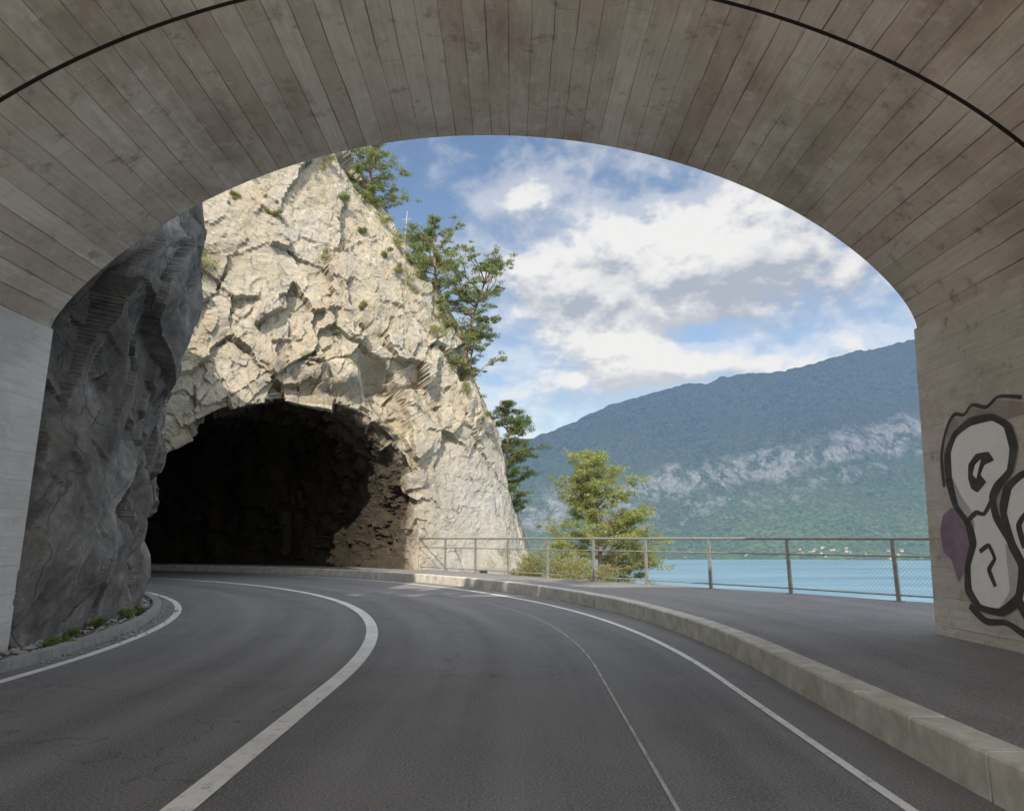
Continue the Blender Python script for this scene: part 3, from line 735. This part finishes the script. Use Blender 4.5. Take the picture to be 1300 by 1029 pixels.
pine((1.7,30,-5.5),6.9,(.2,0),1.2,18,M_needle2,.4,26,'cone',leaf=.08,nleaf=46,label="small yellow-green pine behind the railing",trunk_r=.08,clr=.3)
for i,(x,y,hh) in enumerate([(-8.3,8.0,4.2),(-6.0,8.2,3.6),(-4.2,7.6,4.4),(-1.5,8.1,3.4)]):  # unseen pines added to break up the sun on the road
    pine((x,y,7.55),hh,(.1,0),1.5,40+i,M_needle,.2,22,leaf=.11,nleaf=36,label="unseen pine added above the gallery to dapple the road",trunk_r=.07,clr=.32,group="unseen shade pines added above the gallery")

def surf_at(x,z,V=VC[NTn:]):
    F=V.reshape(-1,3); m=(F[:,0]-x)**2+(F[:,2]-z)**2+np.where(F[:,1]>33,9,0); return F[np.argmin(m)]
def shrub(base,rad,seed,mat,label="tuft of green shrub clinging to the limestone",flat=.8,n=260,group="shrubs growing on the cliff"):
    r=np.random.default_rng(seed); base=np.array(base,float)
    k=max(3,int(rad*14)); cen=base+r.normal(size=(k,3))*rad*np.array([.6,.25,.4])+np.array([0,-.05,rad*.25])
    Q=leaf_quads(r,cen,np.full(k,rad*.45),n//k*2,.055,flat,.2)
    o=empty("shrub",tuple(base),label=label,category="shrub",group=group); bpy.context.view_layer.update()
    v=[];f=[]
    for c in cen:
        a,b=tube([base,(base+c)/2+np.array([0,0,.03]),c],[.012,.009,.004],4); s0=len(v); v+=a; f+=[tuple(q+s0 for q in g_) for g_ in b]
    for nm,ob in (("branch",mesh_obj("branch",v,f,M_bark)),("foliage",quads_obj("foliage",Q,mat))):
        ob.parent=o; ob.matrix_parent_inverse=o.matrix_world.inverted()
for i,(x,z,rd) in enumerate([(-11.6,11.3,.75),(-11.2,10.6,.6),(-12.0,11.9,.4),(-7.4,12.0,.4),(-7.3,11.4,.3),(-9.8,15.2,.5),(-9.2,15.8,.5),(-8.4,16.0,.45),(-10.4,14.6,.4),(-6.2,13.6,.3),(-5.8,10.0,.25),(-4.2,11.4,.5),(-3.9,12.3,.55),(-3.4,9.6,.45),(-2.8,8.8,.4),(-6.9,14.8,.4),(-5.6,14.6,.5),(-5.0,13.6,.5),(-4.4,13.0,.4),(-2.2,8.2,.5),(-1.9,7.2,.4),(-5.2,12.6,.3),(-8.9,13.3,.25),(-10.2,13.6,.25),(-1.2,6.2,.35),(-3.0,10.4,.45),(-7.6,16.2,.5),(-6.0,15.4,.5),(-4.7,11.9,.3),(-6.6,8.9,.2)]):
    p=surf_at(x,z); shrub(p,rd,100+i,M_shrub if i%3 else M_needle,n=int(240+400*rd))
for i,(x,y,z,rd) in enumerate([(1.5,26.8,-.3,1.1),(2.5,27.2,-.5,1.1),(.6,27.5,.0,.8),(3.7,26.6,-1.4,1.0),(4.8,26.2,-1.8,1.0)]):
    shrub((x,y,z),rd,150+i,M_shrub,"leafy yellow-green bush behind the railing",n=3200,group="bushes behind the railing")
for i,(R0,a) in enumerate([(18.55,7),(18.5,9.5),(18.6,17),(18.65,19.5),(18.6,22),(18.5,13)]):
    x,y=CX+R0*math.cos(R_(a)),CY+R0*math.sin(R_(a)); shrub((x,y,.05),.14,170+i,M_needle,"small green weed at the foot of the rock wall",n=160,group="weeds on the gravel verge")
pb=(-4.75,30.3,12.4); v,f=tube([pb,(-4.62,30.3,15.4)],[.035,.022],6); v2,f2=tube([(-4.85,30.3,15.0),(-4.4,30.3,15.05)],[.012,.012],5)
po=mesh_obj("wooden_pole",v+v2,f+[tuple(a+len(v) for a in q) for q in f2],M_wood,label="thin bare pale pole on the cliff skyline",category="pole")

# ---------------------------------------------------------------- sky
SUN_AZ=R_(180+13); SUN_EL=R_(40)
to_sun=Vector((math.sin(SUN_AZ)*math.cos(SUN_EL),math.cos(SUN_AZ)*math.cos(SUN_EL),math.sin(SUN_EL)))
w=bpy.data.worlds.new("World"); scene.world=w; w.use_nodes=True
try:
    w.cycles.sampling_method='MANUAL'; w.cycles.sample_map_resolution=512
except Exception: pass
s=NT.world(w)
sky=s.n("TexSky",sky_type='NISHITA'); sky.sun_disc=False; sky.sun_elevation=SUN_EL; sky.sun_rotation=SUN_AZ; sky.air_density=1.0; sky.dust_density=1.2; sky.ozone_density=1.2
bg=s.n("Background"); s.set(bg.inputs[0],sky.outputs[0]); bg.inputs[1].default_value=.148
dirv=s.n("TexCoord").outputs["Generated"]; x,y,z=s.sep(dirv)
az=s.math('ARCTAN2',x,y); el=s.math('ARCSINE',z)
blobs=[(12,21.0,11,3.0,.34),(19,19,10,3.0,.32),(8.6,14.4,3.4,2.7,.44),(4.5,18.5,4.0,2.4,.22),(3.2,11.6,4,1.8,.18),(18,12.8,8,1.1,.26),(2,26,5,1.8,.12),(24,25,8,3,.12),(-8,26,5,6,-.22),(15.5,15.2,3.0,.8,-.26),(12,27.5,7,1.6,-.02)]
def blobsum(e2,base):
    tot=base
    for (a,e,sa,se,wt) in blobs:
        da=s.math('MULTIPLY_ADD',az,1/R_(sa),-a/sa); de=s.math('MULTIPLY_ADD',e2,1/R_(se),-e/se)
        q=s.math('MULTIPLY_ADD',da,da,s.math('MULTIPLY',de,de))
        tot=s.math('MULTIPLY_ADD',s.math('POWER',.3679,q),wt,tot)
    return tot
def nz_(e2,det):
    base=s.noise(s.comb(s.math('MULTIPLY',az,4.0),s.math('MULTIPLY',e2,6.6),0),1.6,det,.58,.15)
    bl=s.math('ABSOLUTE',s.math('SUBTRACT',s.noise(s.comb(s.math('MULTIPLY',az,14),s.math('MULTIPLY',e2,17),3.3),1.2,4,.5),.5))
    return s.math('SUBTRACT',s.math('ADD',base,.03),s.math('MULTIPLY',bl,.38))
e1=s.math('ADD',el,R_(1.2))
nA=nz_(el,9); nB=nz_(e1,5)
d0=blobsum(el,nA)
mask=s.mr(d0,.48,.72,0,1,True)
veil=s.math('MULTIPLY',s.mr(d0,.32,.60,0,1,True),.5)
mask=s.math('MAXIMUM',mask,veil)
sq=lambda v: s.math('MULTIPLY',v,v)
cum=s.math('POWER',.3679,s.math('ADD',sq(s.math('MULTIPLY_ADD',az,1/R_(3.8),-8.6/3.8)),sq(s.math('MULTIPLY_ADD',el,1/R_(2.7),-14.2/2.7))))
mask=s.math('MAXIMUM',mask,s.math('MULTIPLY',s.mr(d0,.60,.65,0,1,True),s.mr(cum,.2,.5)))
dB=blobsum(e1,nB)
shade=s.mr(s.math('SUBTRACT',d0,dB),-.16,.13,0,1,True)
da=s.math('MULTIPLY_ADD',az,1/R_(13),-15/13); de=s.math('MULTIPLY_ADD',el,1/R_(2.4),-18.6/2.4)
belly=s.math('MULTIPLY',s.math('POWER',.3679,s.math('MULTIPLY_ADD',da,da,s.math('MULTIPLY',de,de))),s.mr(nB,.3,.65,.55,.34))
lit=s.math('ADD',s.math('SUBTRACT',shade,belly),s.math('MULTIPLY_ADD',nA,1.3,-.48))
lit=s.math('ADD',lit,s.math('MULTIPLY',cum,.32),clamp=True)
ccol=s.mix(lit,(.46,.51,.60),(.92,.915,.91))
cb=s.n("Background"); s.set(cb.inputs[0],ccol)
dp=s.n("VectorMath",operation='DOT_PRODUCT'); s.set(dp.inputs[0],dirv); dp.inputs[1].default_value=to_sun
s.set(cb.inputs[1],s.mr(dp.outputs["Value"],-.2,.9,.95,4.3))  # clouds toward the sun, behind the view, boosted to brighten the vault
mx=s.n("MixShader"); s.set(mx.inputs[0],mask); s.t.links.new(bg.outputs[0],mx.inputs[1]); s.t.links.new(cb.outputs[0],mx.inputs[2])
s.done(mx.outputs[0])

sd=bpy.data.lights.new("sun",'SUN'); sd.energy=4.9; sd.angle=R_(.53); sd.color=(1,.90,.76)
so=bpy.data.objects.new("sun",sd); col.objects.link(so)
so.rotation_euler=to_sun.to_track_quat('Z','Y').to_euler(); so.location=(0,-20,30)

cd=bpy.data.cameras.new("camera"); co=bpy.data.objects.new("camera",cd); col.objects.link(co)
co.location=(0,0,1.35); co.rotation_euler=(R_(90+12.77),0,0)
cd.sensor_width=36; cd.lens=26.03; cd.shift_y=-.0342; cd.clip_end=30000; cd.clip_start=.05
scene.camera=co
scene.view_settings.view_transform='Standard'; scene.view_settings.look='None'; scene.view_settings.exposure=0
